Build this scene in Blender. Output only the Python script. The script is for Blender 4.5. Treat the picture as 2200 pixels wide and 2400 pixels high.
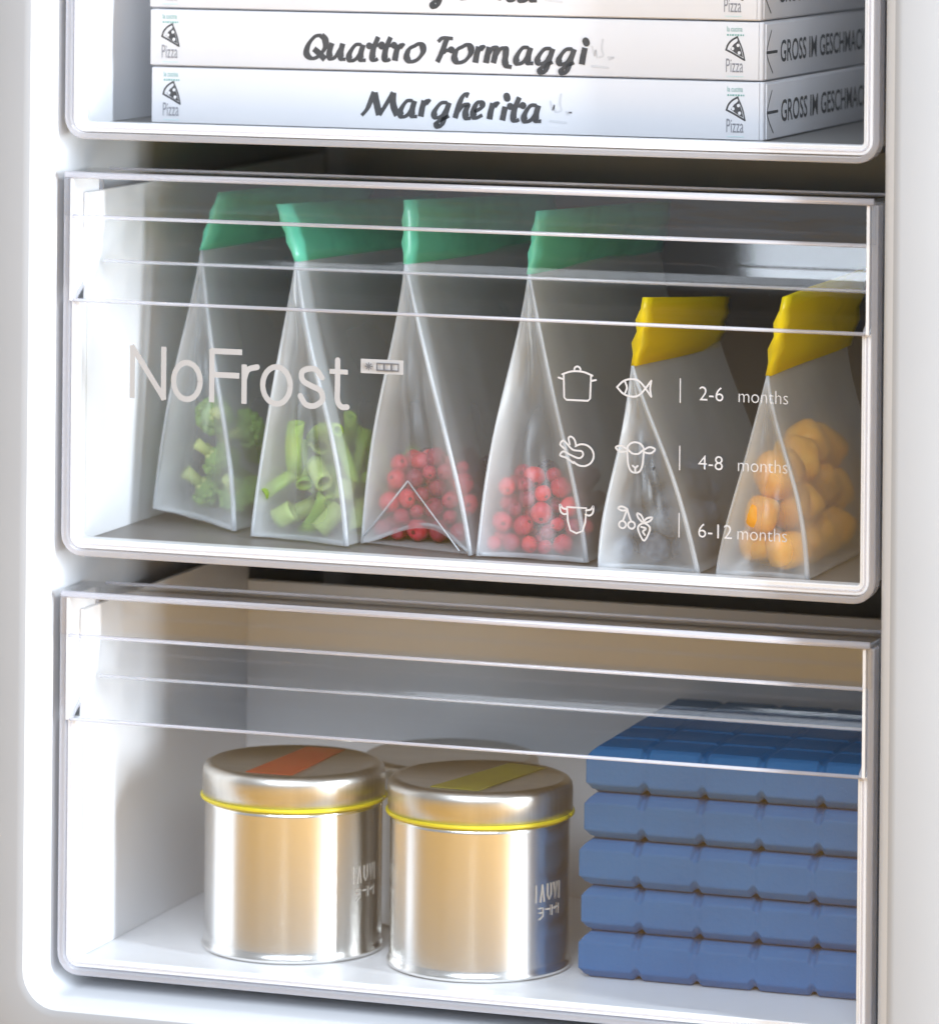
import bpy, bmesh, math, random
import numpy as np
from mathutils import Vector, Matrix

for o in list(bpy.data.objects):
    bpy.data.objects.remove(o, do_unlink=True)
SC = bpy.context.scene
COL = SC.collection
R = math.radians

# ------------------------------------------------------------------ camera
cam_d = bpy.data.cameras.new('camera')
cam = bpy.data.objects.new('camera', cam_d)
COL.objects.link(cam)
cam_d.sensor_fit = 'HORIZONTAL'
cam_d.sensor_width = 36.0
cam_d.lens = 187.56
cam_d.shift_y = -0.7263
cam_d.clip_start = 0.05
cam_d.clip_end = 100
cam.matrix_world = (Matrix.Translation((1.0873, -2.4649, 0.75)) @ Matrix.Rotation(R(19.0896), 4, 'Z')
                    @ Matrix.Rotation(R(90), 4, 'X') @ Matrix.Rotation(0.0090946, 4, 'Z'))
cam_d.dof.use_dof = True
cam_d.dof.focus_distance = 2.60
cam_d.dof.aperture_fstop = 9.0
SC.camera = cam

# ------------------------------------------------------------------ world and lamps
world = bpy.data.worlds.new('World')
SC.world = world
world.use_nodes = True
bg = world.node_tree.nodes['Background']
bg.inputs['Color'].default_value = (0.80, 0.89, 1.0, 1)
bg.inputs['Strength'].default_value = 0.38


def area(name, loc, target, sx, sy, power, col):
    l = bpy.data.lights.new(name, 'AREA')
    l.shape = 'RECTANGLE'
    l.size = sx
    l.size_y = sy
    l.energy = power
    l.color = col
    o = bpy.data.objects.new(name, l)
    COL.objects.link(o)
    o.location = loc
    d = Vector(target) - Vector(loc)
    o.rotation_euler = d.to_track_quat('-Z', 'Y').to_euler()
    return o


# tall daylight strip far to the right of the freezer, an added soft fill high in front, an added overhead fill brightening the wooden floor
area('key_strip_lamp', (3.15, -0.80, 0.75), (0.2, 0.03, 0.36), 0.22, 1.5, 225, (0.84, 0.92, 1.0))
area('front_fill_lamp', (0.85, -2.75, 1.86), (0.60, 0.0, 1.0), 2.75, 0.62, 68, (0.80, 0.89, 1.0))  # added fill, no such lamp known in the room
area('floor_fill_lamp', (0.1, -2.3, 2.7), (0.1, -2.2, 0.0), 2.2, 1.8, 48, (0.83, 0.90, 1.0))  # added so the floor is bright enough to reflect

SC.view_settings.view_transform = 'Standard'
SC.view_settings.look = 'None'
SC.view_settings.exposure = 0.15
SC.view_settings.gamma = 1.0
SC.view_settings.use_curve_mapping = False
SC.render.engine = 'CYCLES'
SC.cycles.transparent_max_bounces = 28
SC.cycles.max_bounces = 5
SC.cycles.diffuse_bounces = 3
SC.cycles.glossy_bounces = 3
SC.cycles.transmission_bounces = 4


# ------------------------------------------------------------------ materials
def nt(name):
    m = bpy.data.materials.new(name)
    m.use_nodes = True
    t = m.node_tree
    for n in list(t.nodes):
        t.nodes.remove(n)
    return m, t, t.nodes, t.links


def noise_col(t, c1, c2, scale, stretch=(1, 1, 1), detail=3, coord='Object', lo=0.3, hi=0.7):
    tc = t.nodes.new('ShaderNodeTexCoord')
    mp = t.nodes.new('ShaderNodeMapping')
    mp.inputs['Scale'].default_value = stretch
    nz = t.nodes.new('ShaderNodeTexNoise')
    nz.inputs['Scale'].default_value = scale
    nz.inputs['Detail'].default_value = detail
    rp = t.nodes.new('ShaderNodeValToRGB')
    rp.color_ramp.elements[0].position = lo
    rp.color_ramp.elements[1].position = hi
    rp.color_ramp.elements[0].color = (*c1, 1)
    rp.color_ramp.elements[1].color = (*c2, 1)
    t.links.new(tc.outputs[coord], mp.inputs['Vector'])
    t.links.new(mp.outputs[0], nz.inputs['Vector'])
    t.links.new(nz.outputs['Fac'], rp.inputs['Fac'])
    return rp.outputs['Color'], nz.outputs['Fac']


def solid(name, col, rough=0.5, col2=None, scale=40, metallic=0.0, bump=0.0, bscale=200, sss=0.0, spec=0.5,
          stretch=(1, 1, 1), rough_var=0.0, coat=0.0, vary=0.0):
    m, t, N, L = nt(name)
    out = N.new('ShaderNodeOutputMaterial')
    b = N.new('ShaderNodeBsdfPrincipled')
    b.inputs['Roughness'].default_value = rough
    b.inputs['Metallic'].default_value = metallic
    b.inputs['Specular IOR Level'].default_value = spec
    b.inputs['Coat Weight'].default_value = coat
    if sss:
        b.inputs['Subsurface Weight'].default_value = sss
        b.inputs['Subsurface Radius'].default_value = (0.006, 0.004, 0.003)
    c2 = col2 or tuple(min(1, c * 0.93) for c in col)
    c, f = noise_col(t, col, c2, scale, stretch)
    if vary:
        oi = N.new('ShaderNodeObjectInfo')
        hs = N.new('ShaderNodeHueSaturation')
        vr = N.new('ShaderNodeMapRange')
        vr.inputs['To Min'].default_value = 1.0 - vary
        vr.inputs['To Max'].default_value = 1.0 + vary * 0.35
        hr = N.new('ShaderNodeMapRange')
        hr.inputs['To Min'].default_value = 0.5 - vary * 0.020
        hr.inputs['To Max'].default_value = 0.5 + vary * 0.006
        L.new(oi.outputs['Random'], vr.inputs['Value'])
        L.new(oi.outputs['Random'], hr.inputs['Value'])
        L.new(vr.outputs[0], hs.inputs['Value'])
        L.new(hr.outputs[0], hs.inputs['Hue'])
        L.new(c, hs.inputs['Color'])
        L.new(hs.outputs['Color'], b.inputs['Base Color'])
    else:
        L.new(c, b.inputs['Base Color'])
    if rough_var:
        mr = N.new('ShaderNodeMapRange')
        mr.inputs['To Min'].default_value = rough - rough_var
        mr.inputs['To Max'].default_value = rough + rough_var
        L.new(f, mr.inputs['Value'])
        L.new(mr.outputs[0], b.inputs['Roughness'])
    if bump:
        tc = N.new('ShaderNodeTexCoord')
        mp = N.new('ShaderNodeMapping')
        mp.inputs['Scale'].default_value = stretch
        nz = N.new('ShaderNodeTexNoise')
        nz.inputs['Scale'].default_value = bscale
        bp = N.new('ShaderNodeBump')
        bp.inputs['Strength'].default_value = bump
        bp.inputs['Distance'].default_value = 0.001
        L.new(tc.outputs['Object'], mp.inputs['Vector'])
        L.new(mp.outputs[0], nz.inputs['Vector'])
        L.new(nz.outputs['Fac'], bp.inputs['Height'])
        L.new(bp.outputs[0], b.inputs['Normal'])
    L.new(b.outputs[0], out.inputs['Surface'])
    return m


def clear(name, tint=(0.985, 0.988, 0.99), haze=0.02, haze_col=(0.85, 0.87, 0.95), rough=0.04, refl=0.045, bump=0.0):
    """thin clear plastic: straight-through transparency, Schlick reflection, a little milky haze"""
    m, t, N, L = nt(name)
    out = N.new('ShaderNodeOutputMaterial')
    tr = N.new('ShaderNodeBsdfTransparent')
    tr.inputs['Color'].default_value = (*tint, 1)
    gl = N.new('ShaderNodeBsdfGlossy')
    gl.inputs['Roughness'].default_value = rough
    df = N.new('ShaderNodeBsdfDiffuse')
    df.inputs['Color'].default_value = (*haze_col, 1)
    tl = N.new('ShaderNodeBsdfTranslucent')
    tl.inputs['Color'].default_value = (*haze_col, 1)
    dm = N.new('ShaderNodeMixShader')
    dm.inputs[0].default_value = 0.5
    L.new(df.outputs[0], dm.inputs[1])
    L.new(tl.outputs[0], dm.inputs[2])
    m1 = N.new('ShaderNodeMixShader')
    m1.inputs[0].default_value = haze
    L.new(tr.outputs[0], m1.inputs[1])
    L.new(dm.outputs[0], m1.inputs[2])
    lw = N.new('ShaderNodeLayerWeight')
    lw.inputs['Blend'].default_value = 0.5
    pw = N.new('ShaderNodeMath')
    pw.operation = 'POWER'
    pw.inputs[1].default_value = 5.0
    L.new(lw.outputs['Facing'], pw.inputs[0])
    ma = N.new('ShaderNodeMath')
    ma.operation = 'MULTIPLY_ADD'
    ma.inputs[1].default_value = 1.0 - refl
    ma.inputs[2].default_value = refl
    L.new(pw.outputs[0], ma.inputs[0])
    m2 = N.new('ShaderNodeMixShader')
    L.new(ma.outputs[0], m2.inputs[0])
    L.new(m1.outputs[0], m2.inputs[1])
    L.new(gl.outputs[0], m2.inputs[2])
    if bump:
        tc = N.new('ShaderNodeTexCoord')
        mp = N.new('ShaderNodeMapping')
        mp.inputs['Scale'].default_value = (0.15, 1, 1)
        nz = N.new('ShaderNodeTexNoise')
        nz.inputs['Scale'].default_value = 90
        bp = N.new('ShaderNodeBump')
        bp.inputs['Strength'].default_value = bump
        bp.inputs['Distance'].default_value = 0.001
        L.new(tc.outputs['Object'], mp.inputs['Vector'])
        L.new(mp.outputs[0], nz.inputs['Vector'])
        L.new(nz.outputs['Fac'], bp.inputs['Height'])
        L.new(bp.outputs[0], gl.inputs['Normal'])
    L.new(m2.outputs[0], out.inputs['Surface'])
    return m


def film(name, tint, fac, col, rough=0.35, through=0.45, weld=0.0):
    """frosted bag film, denser where it is seen edge-on"""
    m, t, N, L = nt(name)
    out = N.new('ShaderNodeOutputMaterial')
    tr = N.new('ShaderNodeBsdfTransparent')
    tr.inputs['Color'].default_value = (*tint, 1)
    df = N.new('ShaderNodeBsdfDiffuse')
    df.inputs['Color'].default_value = (*col, 1)
    tl = N.new('ShaderNodeBsdfTranslucent')
    tl.inputs['Color'].default_value = (*col, 1)
    dm = N.new('ShaderNodeMixShader')
    dm.inputs[0].default_value = through
    L.new(df.outputs[0], dm.inputs[1])
    L.new(tl.outputs[0], dm.inputs[2])
    lw = N.new('ShaderNodeLayerWeight')
    lw.inputs['Blend'].default_value = 0.5
    pw = N.new('ShaderNodeMath')
    pw.operation = 'POWER'
    pw.inputs[1].default_value = 2.5
    L.new(lw.outputs['Facing'], pw.inputs[0])
    tc = N.new('ShaderNodeTexCoord')
    nz = N.new('ShaderNodeTexNoise')
    nz.inputs['Scale'].default_value = 22
    nz.inputs['Detail'].default_value = 4
    L.new(tc.outputs['Object'], nz.inputs['Vector'])
    mr = N.new('ShaderNodeMapRange')
    mr.inputs['From Min'].default_value = 0.3
    mr.inputs['From Max'].default_value = 0.7
    mr.inputs['To Min'].default_value = fac * 0.65
    mr.inputs['To Max'].default_value = fac * 1.35
    L.new(nz.outputs['Fac'], mr.inputs['Value'])
    ma = N.new('ShaderNodeMath')
    ma.operation = 'MULTIPLY_ADD'
    ma.use_clamp = True
    ma.inputs[1].default_value = 0.6
    L.new(pw.outputs[0], ma.inputs[0])
    L.new(mr.outputs[0], ma.inputs[2])
    m1 = N.new('ShaderNodeMixShader')
    if weld:
        at = N.new('ShaderNodeAttribute')
        at.attribute_name = 'weld'
        mw = N.new('ShaderNodeMath')
        mw.operation = 'MULTIPLY_ADD'
        mw.use_clamp = True
        mw.inputs[1].default_value = weld
        L.new(at.outputs['Fac'], mw.inputs[0])
        L.new(ma.outputs[0], mw.inputs[2])
        L.new(mw.outputs[0], m1.inputs[0])
    else:
        L.new(ma.outputs[0], m1.inputs[0])
    L.new(tr.outputs[0], m1.inputs[1])
    L.new(dm.outputs[0], m1.inputs[2])
    gl = N.new('ShaderNodeBsdfGlossy')
    gl.inputs['Roughness'].default_value = rough
    m2 = N.new('ShaderNodeMixShader')
    m2.inputs[0].default_value = 0.06
    L.new(m1.outputs[0], m2.inputs[1])
    L.new(gl.outputs[0], m2.inputs[2])
    L.new(m2.outputs[0], out.inputs['Surface'])
    return m


def wood(name):
    m, t, N, L = nt(name)
    out = N.new('ShaderNodeOutputMaterial')
    b = N.new('ShaderNodeBsdfPrincipled')
    b.inputs['Roughness'].default_value = 0.45
    c, f = noise_col(t, (0.72, 0.31, 0.005), (0.80, 0.42, 0.02), 3.0, (1.2, 14, 14), 5)
    L.new(c, b.inputs['Base Color'])
    L.new(b.outputs[0], out.inputs['Surface'])
    return m


M = dict(
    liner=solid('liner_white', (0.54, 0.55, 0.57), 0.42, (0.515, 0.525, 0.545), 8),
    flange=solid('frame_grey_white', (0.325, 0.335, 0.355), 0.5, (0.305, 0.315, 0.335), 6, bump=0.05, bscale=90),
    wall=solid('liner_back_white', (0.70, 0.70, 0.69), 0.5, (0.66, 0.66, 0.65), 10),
    back=solid('shade_dark_back', (0.11, 0.10, 0.09), 0.5, (0.09, 0.083, 0.077), 10),  # dark tone puts the shade deep inside the drawers into the colour
    base=solid('shade_grey_base', (0.20, 0.195, 0.19), 0.4, (0.17, 0.165, 0.165), 10),  # grey stands for shade lying on the drawer floor
    basket=solid('basket_white', (0.84, 0.85, 0.87), 0.35, (0.81, 0.82, 0.85), 9, bump=0.05, bscale=60),
    clear=clear('clear_panel', haze=0.004, refl=0.036),
    lip=clear('clear_lip', haze=0.012, rough=0.06, refl=0.06, bump=0.12),
    frame=clear('clear_frame', tint=(0.98, 0.98, 0.99), haze=0.42, haze_col=(0.91, 0.91, 0.97), rough=0.08, refl=0.06),
    edge=clear('edge_glint_plastic', tint=(0.94, 0.94, 0.98), haze=0.50, haze_col=(0.92, 0.92, 0.99), rough=0.12, refl=0.08),  # pale haze stands for light carried inside the plastic edges
    print=solid('grey_white_print', (0.38, 0.375, 0.38), 0.6),
    print_dark=solid('dark_print', (0.12, 0.12, 0.13), 0.6),
    icon=solid('icon_print', (0.45, 0.44, 0.445), 0.6),
    card=solid('white_card', (0.80, 0.80, 0.83), 0.62, (0.775, 0.775, 0.81), 14, bump=0.04, bscale=300),
    ink=solid('box_ink', (0.035, 0.034, 0.036), 0.6, (0.06, 0.058, 0.06), 120),
    faint=solid('faint_grey_ink', (0.70, 0.70, 0.73), 0.7),
    teal=solid('teal_ink', (0.16, 0.42, 0.37), 0.7),
    paleteal=solid('pale_teal_ink', (0.62, 0.78, 0.78), 0.7),
    greyink=solid('grey_ink', (0.26, 0.26, 0.29), 0.7),
    tin=solid('satin_tin', (0.90, 0.88, 0.85), 0.25, (0.885, 0.875, 0.855), 12, metallic=1.0),
    tinlid=solid('brushed_tin_lid', (0.70, 0.68, 0.64), 0.36, (0.62, 0.60, 0.56), 25, metallic=1.0, stretch=(1, 20, 1)),
    ring=solid('yellow_seal', (0.74, 0.62, 0.02), 0.35),
    redlabel=solid('red_label', (0.34, 0.045, 0.022), 0.55, (0.28, 0.06, 0.02), 60),
    olivelabel=solid('olive_label', (0.22, 0.20, 0.02), 0.55, (0.18, 0.15, 0.03), 60),
    emboss=solid('pale_writing', (0.78, 0.78, 0.76), 0.5),
    blue=solid('blue_ice_pack', (0.036, 0.14, 0.33), 0.6, (0.030, 0.122, 0.295), 26, bump=0.25, bscale=240, spec=0.25),
    film=film('frosted_film', (0.95, 0.96, 0.97), 0.060, (0.88, 0.91, 0.94), weld=0.30),
    endfilm=film('frosted_end_film', (0.95, 0.96, 0.97), 0.115, (0.92, 0.95, 0.98), weld=0.48),
    seam=film('film_seam', (0.9, 0.92, 0.94), 0.62, (0.86, 0.89, 0.92)),
    zipgreen=film('green_zip', (0.30, 0.85, 0.60), 0.80, (0.20, 0.84, 0.60), 0.3, 0.25),
    zipyellow=film('yellow_zip', (0.9, 0.75, 0.05), 0.95, (0.96, 0.76, 0.0), 0.3, 0.15),
    stem=solid('broccoli_stem', (0.50, 0.66, 0.20), 0.55, (0.66, 0.70, 0.24), 60),
    crown=solid('broccoli_crown', (0.22, 0.42, 0.08), 0.7, (0.36, 0.56, 0.14), 160, bump=0.6, bscale=700),
    bean=solid('green_bean', (0.44, 0.66, 0.10), 0.5, (0.26, 0.50, 0.06), 50, vary=0.4),
    bean2=solid('pale_stalk', (0.52, 0.66, 0.22), 0.5, (0.40, 0.56, 0.14), 50),
    berry=solid('red_berry', (0.72, 0.012, 0.03), 0.42, (0.74, 0.10, 0.14), 1.6, vary=0.6, bump=0.3, bscale=3),
    calyx=solid('berry_calyx', (0.16, 0.01, 0.015), 0.7),
    darkberry=solid('dark_berry', (0.014, 0.010, 0.022), 0.4, (0.05, 0.012, 0.03), 2.0, bump=0.3, bscale=400),
    frostberry=solid('frosted_dark_berry', (0.035, 0.055, 0.085), 0.5, (0.13, 0.17, 0.23), 2.5, vary=0.6, bump=0.4, bscale=400),
    orange=solid('orange_chunk', (1.0, 0.40, 0.0), 0.5, (1.0, 0.52, 0.06), 2.2, vary=0.2, bump=0.2, bscale=150),
    wood=wood('oak_floor'),
)


# ------------------------------------------------------------------ mesh helpers
def mesh_obj(name, verts, faces, mat, parent=None, smooth=False, bevel=0.0, seg=2):
    me = bpy.data.meshes.new(name)
    me.from_pydata([tuple(v) for v in verts], [], faces)
    me.validate()
    bm = bmesh.new()
    bm.from_mesh(me)
    bmesh.ops.recalc_face_normals(bm, faces=bm.faces)
    bm.to_mesh(me)
    bm.free()
    return link(name, me, mat, parent, smooth, bevel, seg)


def link(name, me, mat, parent=None, smooth=False, bevel=0.0, seg=2):
    o = bpy.data.objects.new(name, me)
    COL.objects.link(o)
    if mat is not None and len(me.materials) == 0:
        me.materials.append(mat)
    if smooth:
        for p in me.polygons:
            p.use_smooth = True
    if parent is not None:
        o.parent = parent
    if bevel:
        b = o.modifiers.new('bevel', 'BEVEL')
        b.width = bevel
        b.segments = seg
        b.limit_method = 'ANGLE'
        b.angle_limit = R(30)
    return o


def thing(name, label, cat, loc, group=None):
    o = bpy.data.objects.new(name, None)
    COL.objects.link(o)
    o.location = loc
    o.empty_display_size = 0.02
    o['label'] = label
    o['category'] = cat
    if group:
        o['group'] = group
    return o


def tag(o, label, cat, group=None):
    o['label'] = label
    o['category'] = cat
    if group:
        o['group'] = group
    return o


def box_vf(x0, x1, y0, y1, z0, z1):
    v = [(x0, y0, z0), (x1, y0, z0), (x1, y1, z0), (x0, y1, z0), (x0, y0, z1), (x1, y0, z1), (x1, y1, z1), (x0, y1, z1)]
    f = [(0, 3, 2, 1), (4, 5, 6, 7), (0, 1, 5, 4), (1, 2, 6, 5), (2, 3, 7, 6), (3, 0, 4, 7)]
    return v, f


def box(name, b, mat, parent=None, bevel=0.0, off=(0, 0, 0), seg=2):
    v, f = box_vf(*b)
    v = [(a - off[0], c - off[1], d - off[2]) for a, c, d in v]
    return mesh_obj(name, v, f, mat, parent, bevel > 0, bevel, seg)


def extrude_x(name, prof, x0, x1, mat, parent, off=(0, 0, 0), smooth=False):
    """closed (y,z) outline swept along x"""
    n = len(prof)
    v = [(x0 - off[0], y - off[1], z - off[2]) for y, z in prof] + [(x1 - off[0], y - off[1], z - off[2]) for y, z in prof]
    f = [(i, (i + 1) % n, n + (i + 1) % n, n + i) for i in range(n)]
    f += [tuple(range(n)), tuple(range(2 * n - 1, n - 1, -1))]
    return mesh_obj(name, v, f, mat, parent, smooth)


def catmull(pts, n=6):
    P = [np.array(p, float) for p in pts]
    if len(P) < 3:
        return [P[0] + (P[-1] - P[0]) * t for t in np.linspace(0, 1, n)]
    closed = np.linalg.norm(P[0] - P[-1]) < 1e-9
    out = []
    k = len(P)
    for i in range(k - 1):
        p1, p2 = P[i], P[i + 1]
        p0 = P[i - 1] if i > 0 else (P[-2] if closed else p1 * 2 - p2)
        p3 = P[i + 2] if i + 2 < k else (P[1] if closed else p2 * 2 - p1)
        for t in np.linspace(0, 1, n, endpoint=False):
            out.append(0.5 * ((2 * p1) + (-p0 + p2) * t + (2 * p0 - 5 * p1 + 4 * p2 - p3) * t * t
                              + (-p0 + 3 * p1 - 3 * p2 + p3) * t ** 3))
    out.append(P[-1])
    return out


class Print:
    """flat print: brush strokes as thin ribbons, each a hair above the one before"""

    def __init__(self):
        self.v = []
        self.f = []
        self.k = 0

    def stroke(self, pts, w, smooth=True, cap=True, w_end=None, nib=None):
        P = catmull(pts, 6) if smooth else [np.array(p, float) for p in pts]
        n = len(P)
        L, Rr = [], []
        for i in range(n):
            d = P[min(i + 1, n - 1)] - P[max(i - 1, 0)]
            l = np.linalg.norm(d)
            d = d / l if l > 1e-12 else np.array([1.0, 0])
            nn = np.array([-d[1], d[0]])
            ww = w * 0.5
            if w_end is not None:
                ww = 0.5 * (w + (w_end - w) * i / (n - 1))
            if nib is not None:
                ww = 0.5 * max(0.50 * w, w * abs(d[0] * math.sin(nib) - d[1] * math.cos(nib)))
            L.append(P[i] + nn * ww)
            Rr.append(P[i] - nn * ww)
        z = self.k * 1e-5
        self.k += 1
        b = len(self.v)
        for p in L:
            self.v.append((p[0], p[1], z))
        for p in Rr:
            self.v.append((p[0], p[1], z))
        for i in range(n - 1):
            self.f.append((b + i, b + i + 1, b + n + i + 1, b + n + i))
        if cap:
            for c, rr in ((P[0], w * 0.5), (P[-1], (w_end if w_end is not None else w) * 0.5)):
                z2 = self.k * 1e-5
                self.k += 1
                b = len(self.v)
                for j in range(10):
                    a = j * math.tau / 10
                    self.v.append((c[0] + rr * math.cos(a), c[1] + rr * math.sin(a), z2))
                self.f.append(tuple(range(b, b + 10)))

    def seg(self, pts, w):
        a, b = (np.array(q, float) for q in pts)
        d = (b - a) / np.linalg.norm(b - a) * w * 0.35
        self.stroke([a - d, b + d], w, smooth=False, cap=False)

    def line(self, pts, w):
        for a, b in zip(pts[:-1], pts[1:]):
            self.stroke([a, b], w, smooth=False)

    def ellipse(self, cx, cy, rx, ry, w, a0=0.0, a1=math.tau, rot=0.0, n=24):
        pts = []
        for i in range(n + 1):
            a = a0 + (a1 - a0) * i / n
            x, y = rx * math.cos(a), ry * math.sin(a)
            pts.append((cx + x * math.cos(rot) - y * math.sin(rot), cy + x * math.sin(rot) + y * math.cos(rot)))
        self.stroke(pts, w, smooth=False, cap=abs(a1 - a0) < 6.2)

    def poly(self, pts):
        z = self.k * 1e-5
        self.k += 1
        b = len(self.v)
        for p in pts:
            self.v.append((p[0], p[1], z))
        self.f.append(tuple(range(b, b + len(pts))))

    def build(self, name, mat, parent, fn):
        """fn maps (a, b, lift) to the thing's local xyz"""
        me = bpy.data.meshes.new(name)
        me.from_pydata([fn(*p) for p in self.v], [], self.f)
        return link(name, me, mat, parent)


def text_obj(name, body, size, sx, fn, mat, parent, bold=0.0):
    """writing set in the built-in face; fn maps (a, b, lift) to local xyz; returns its width"""
    cu = bpy.data.curves.new('lettering', 'FONT')
    cu.body = body
    cu.size = size
    cu.offset = bold
    cu.resolution_u = 4
    t = bpy.data.objects.new('lettering', cu)
    COL.objects.link(t)
    bpy.context.view_layer.update()
    dg = bpy.context.evaluated_depsgraph_get()
    me = bpy.data.meshes.new_from_object(t.evaluated_get(dg))
    bpy.data.objects.remove(t, do_unlink=True)
    bpy.data.curves.remove(cu)
    wd = max(v.co.x for v in me.vertices) * sx
    for v in me.vertices:
        v.co = fn(v.co.x * sx, v.co.y, 0.0)
    me.name = name
    me.materials.clear()
    return link(name, me, mat, parent), wd


def tube(name, pts, r, mat, parent, n=8, off=(0, 0, 0), closed=False):
    P = [Vector(p) - Vector(off) for p in pts]
    v, f = [], []
    k = len(P)
    for i in range(k):
        d = (P[min(i + 1, k - 1)] - P[max(i - 1, 0)]).normalized()
        u = d.cross(Vector((0.31, 0.77, 0.55))).normalized()
        w = d.cross(u)
        rr = r[i] if isinstance(r, (list, tuple)) else r
        for j in range(n):
            a = j * math.tau / n
            v.append(P[i] + (u * math.cos(a) + w * math.sin(a)) * rr)
    for i in range(k - 1):
        for j in range(n):
            f.append((i * n + j, i * n + (j + 1) % n, (i + 1) * n + (j + 1) % n, (i + 1) * n + j))
    f.append(tuple(range(n)))
    f.append(tuple((k - 1) * n + j for j in range(n)))
    return mesh_obj(name, v, f, mat, parent, True)


def lathe(name, prof, mat, parent, n=64, off=(0, 0, 0)):
    """profile of (r,z); r=0 ends are closed"""
    v, f = [], []
    rings = []
    for r, z in prof:
        if r < 1e-6:
            v.append((0 - off[0], 0 - off[1], z - off[2]))
            rings.append([len(v) - 1])
        else:
            b = len(v)
            for j in range(n):
                a = j * math.tau / n
                v.append((r * math.cos(a) - off[0], r * math.sin(a) - off[1], z - off[2]))
            rings.append(list(range(b, b + n)))
    for A, B in zip(rings[:-1], rings[1:]):
        for j in range(n):
            k = (j + 1) % n
            if len(A) == 1 and len(B) == 1:
                continue
            if len(A) == 1:
                f.append((A[0], B[j], B[k]))
            elif len(B) == 1:
                f.append((A[j], A[k], B[0]))
            else:
                f.append((A[j], A[k], B[k], B[j]))
    return mesh_obj(name, v, f, mat, parent, True)


def copy_tree(o, parent=None):
    c = o.copy()
    COL.objects.link(c)
    c.parent = parent
    for ch in list(o.children):
        copy_tree(ch, c)
    return c


# ------------------------------------------------------------------ setting: floor
fl = box('floor', (-3.5, 3.5, -6.0, 0.6, -0.05, 0.0), M['wood'])
fl['kind'] = 'structure'

# ------------------------------------------------------------------ freezer cabinet
LX0, LX1, LZ0, LZ1 = -0.0045, 0.4665, 0.1115, 0.86
cab = thing('freezer_cabinet', 'white freezer compartment with rounded front edges holding the three drawers', 'freezer',
            (0.231, 0.2, 0.0))
CO = (0.231, 0.2, 0.0)


def rrect(x0, x1, z0, z1, r, seg=8):
    pts = []
    for cx, cz, a0 in ((x1 - r, z1 - r, 0), (x0 + r, z1 - r, 90), (x0 + r, z0 + r, 180), (x1 - r, z0 + r, 270)):
        for i in range(seg + 1):
            a = R(a0 + 90 * i / seg)
            pts.append((cx + r * math.cos(a), cz + r * math.sin(a)))
    return pts


sections = [(0.10, 0.42), (0.10, -0.014), (0.096, -0.019)]
for i in range(9):
    a = R(90 * i / 8)
    sections.append((0.011 - 0.011 * math.sin(a), -0.020 + 0.011 * (1 - math.cos(a))))
sections += [(0.0, 0.05), (0.0, 0.42)]


def loft(name, secs, mat):
    vs, fs = [], []
    for off_, y in secs:
        c = rrect(LX0 - off_, LX1 + off_, LZ0 - off_, LZ1 + off_, 0.014 + off_)
        n = len(c)
        vs += [(x - CO[0], y - CO[1], z - CO[2]) for x, z in c]
    for q in range(len(secs) - 1):
        for i in range(n):
            j = (i + 1) % n
            fs.append((q * n + i, q * n + j, (q + 1) * n + j, (q + 1) * n + i))
    return mesh_obj(name, vs, fs, mat, cab, True)


loft('front_frame', sections[:6], M['flange'])
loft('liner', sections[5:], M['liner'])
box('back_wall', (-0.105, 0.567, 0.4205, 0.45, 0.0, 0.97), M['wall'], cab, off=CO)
box('plinth', (-0.10, 0.562, 0.03, 0.42, 0.0, 0.0105), M['back'], cab, off=CO)

# ------------------------------------------------------------------ drawers
DH = 0.2107
HX = 0.46


def arc(cy, cz, r, a0, a1, n=5):
    return [(cy + r * math.cos(R(a0 + (a1 - a0) * i / n)), cz + r * math.sin(R(a0 + (a1 - a0) * i / n))) for i in range(n + 1)]


def offset_profile(c, t):
    """closed outline of a sheet of thickness t behind the centre line c (y,z)"""
    c = [np.array(p) for p in c]
    back = []
    for i, p in enumerate(c):
        d = c[min(i + 1, len(c) - 1)] - c[max(i - 1, 0)]
        d /= np.linalg.norm(d)
        back.append(p + np.array([-d[1], d[0]]) * t)
    return [tuple(p) for p in c] + [tuple(p) for p in reversed(back)]


def u_frame(name, o0, o1, y0, y1, z0, z1, mat, parent, off, r):
    """U of left side, bottom and right side with rounded lower corners"""
    def path(o):
        rr = max(r - o, 0.002)
        pts = [(o, z1)]
        for i in range(7):
            a = R(180 + 90 * i / 6)
            pts.append((o + rr + rr * math.cos(a), z0 + o + rr + rr * math.sin(a)))
        for i in range(7):
            a = R(270 + 90 * i / 6)
            pts.append((HX - o - rr + rr * math.cos(a), z0 + o + rr + rr * math.sin(a)))
        pts.append((HX - o, z1))
        return pts
    A, B = path(o0), path(o1)
    n = len(A)
    v = []
    for P, y in ((A, y0), (B, y0), (B, y1), (A, y1)):
        v += [(x - off[0], y - off[1], z - off[2]) for x, z in P]
    f = []
    for s in range(4):
        t = (s + 1) % 4
        for i in range(n - 1):
            f.append((s * n + i, s * n + i + 1, t * n + i + 1, t * n + i))
    f.append((0, n, 2 * n, 3 * n))
    f.append((n - 1, 2 * n - 1, 3 * n - 1, 4 * n - 1))
    return mesh_obj(name, v, f, mat, parent, False, 0.0007, 2)


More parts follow.
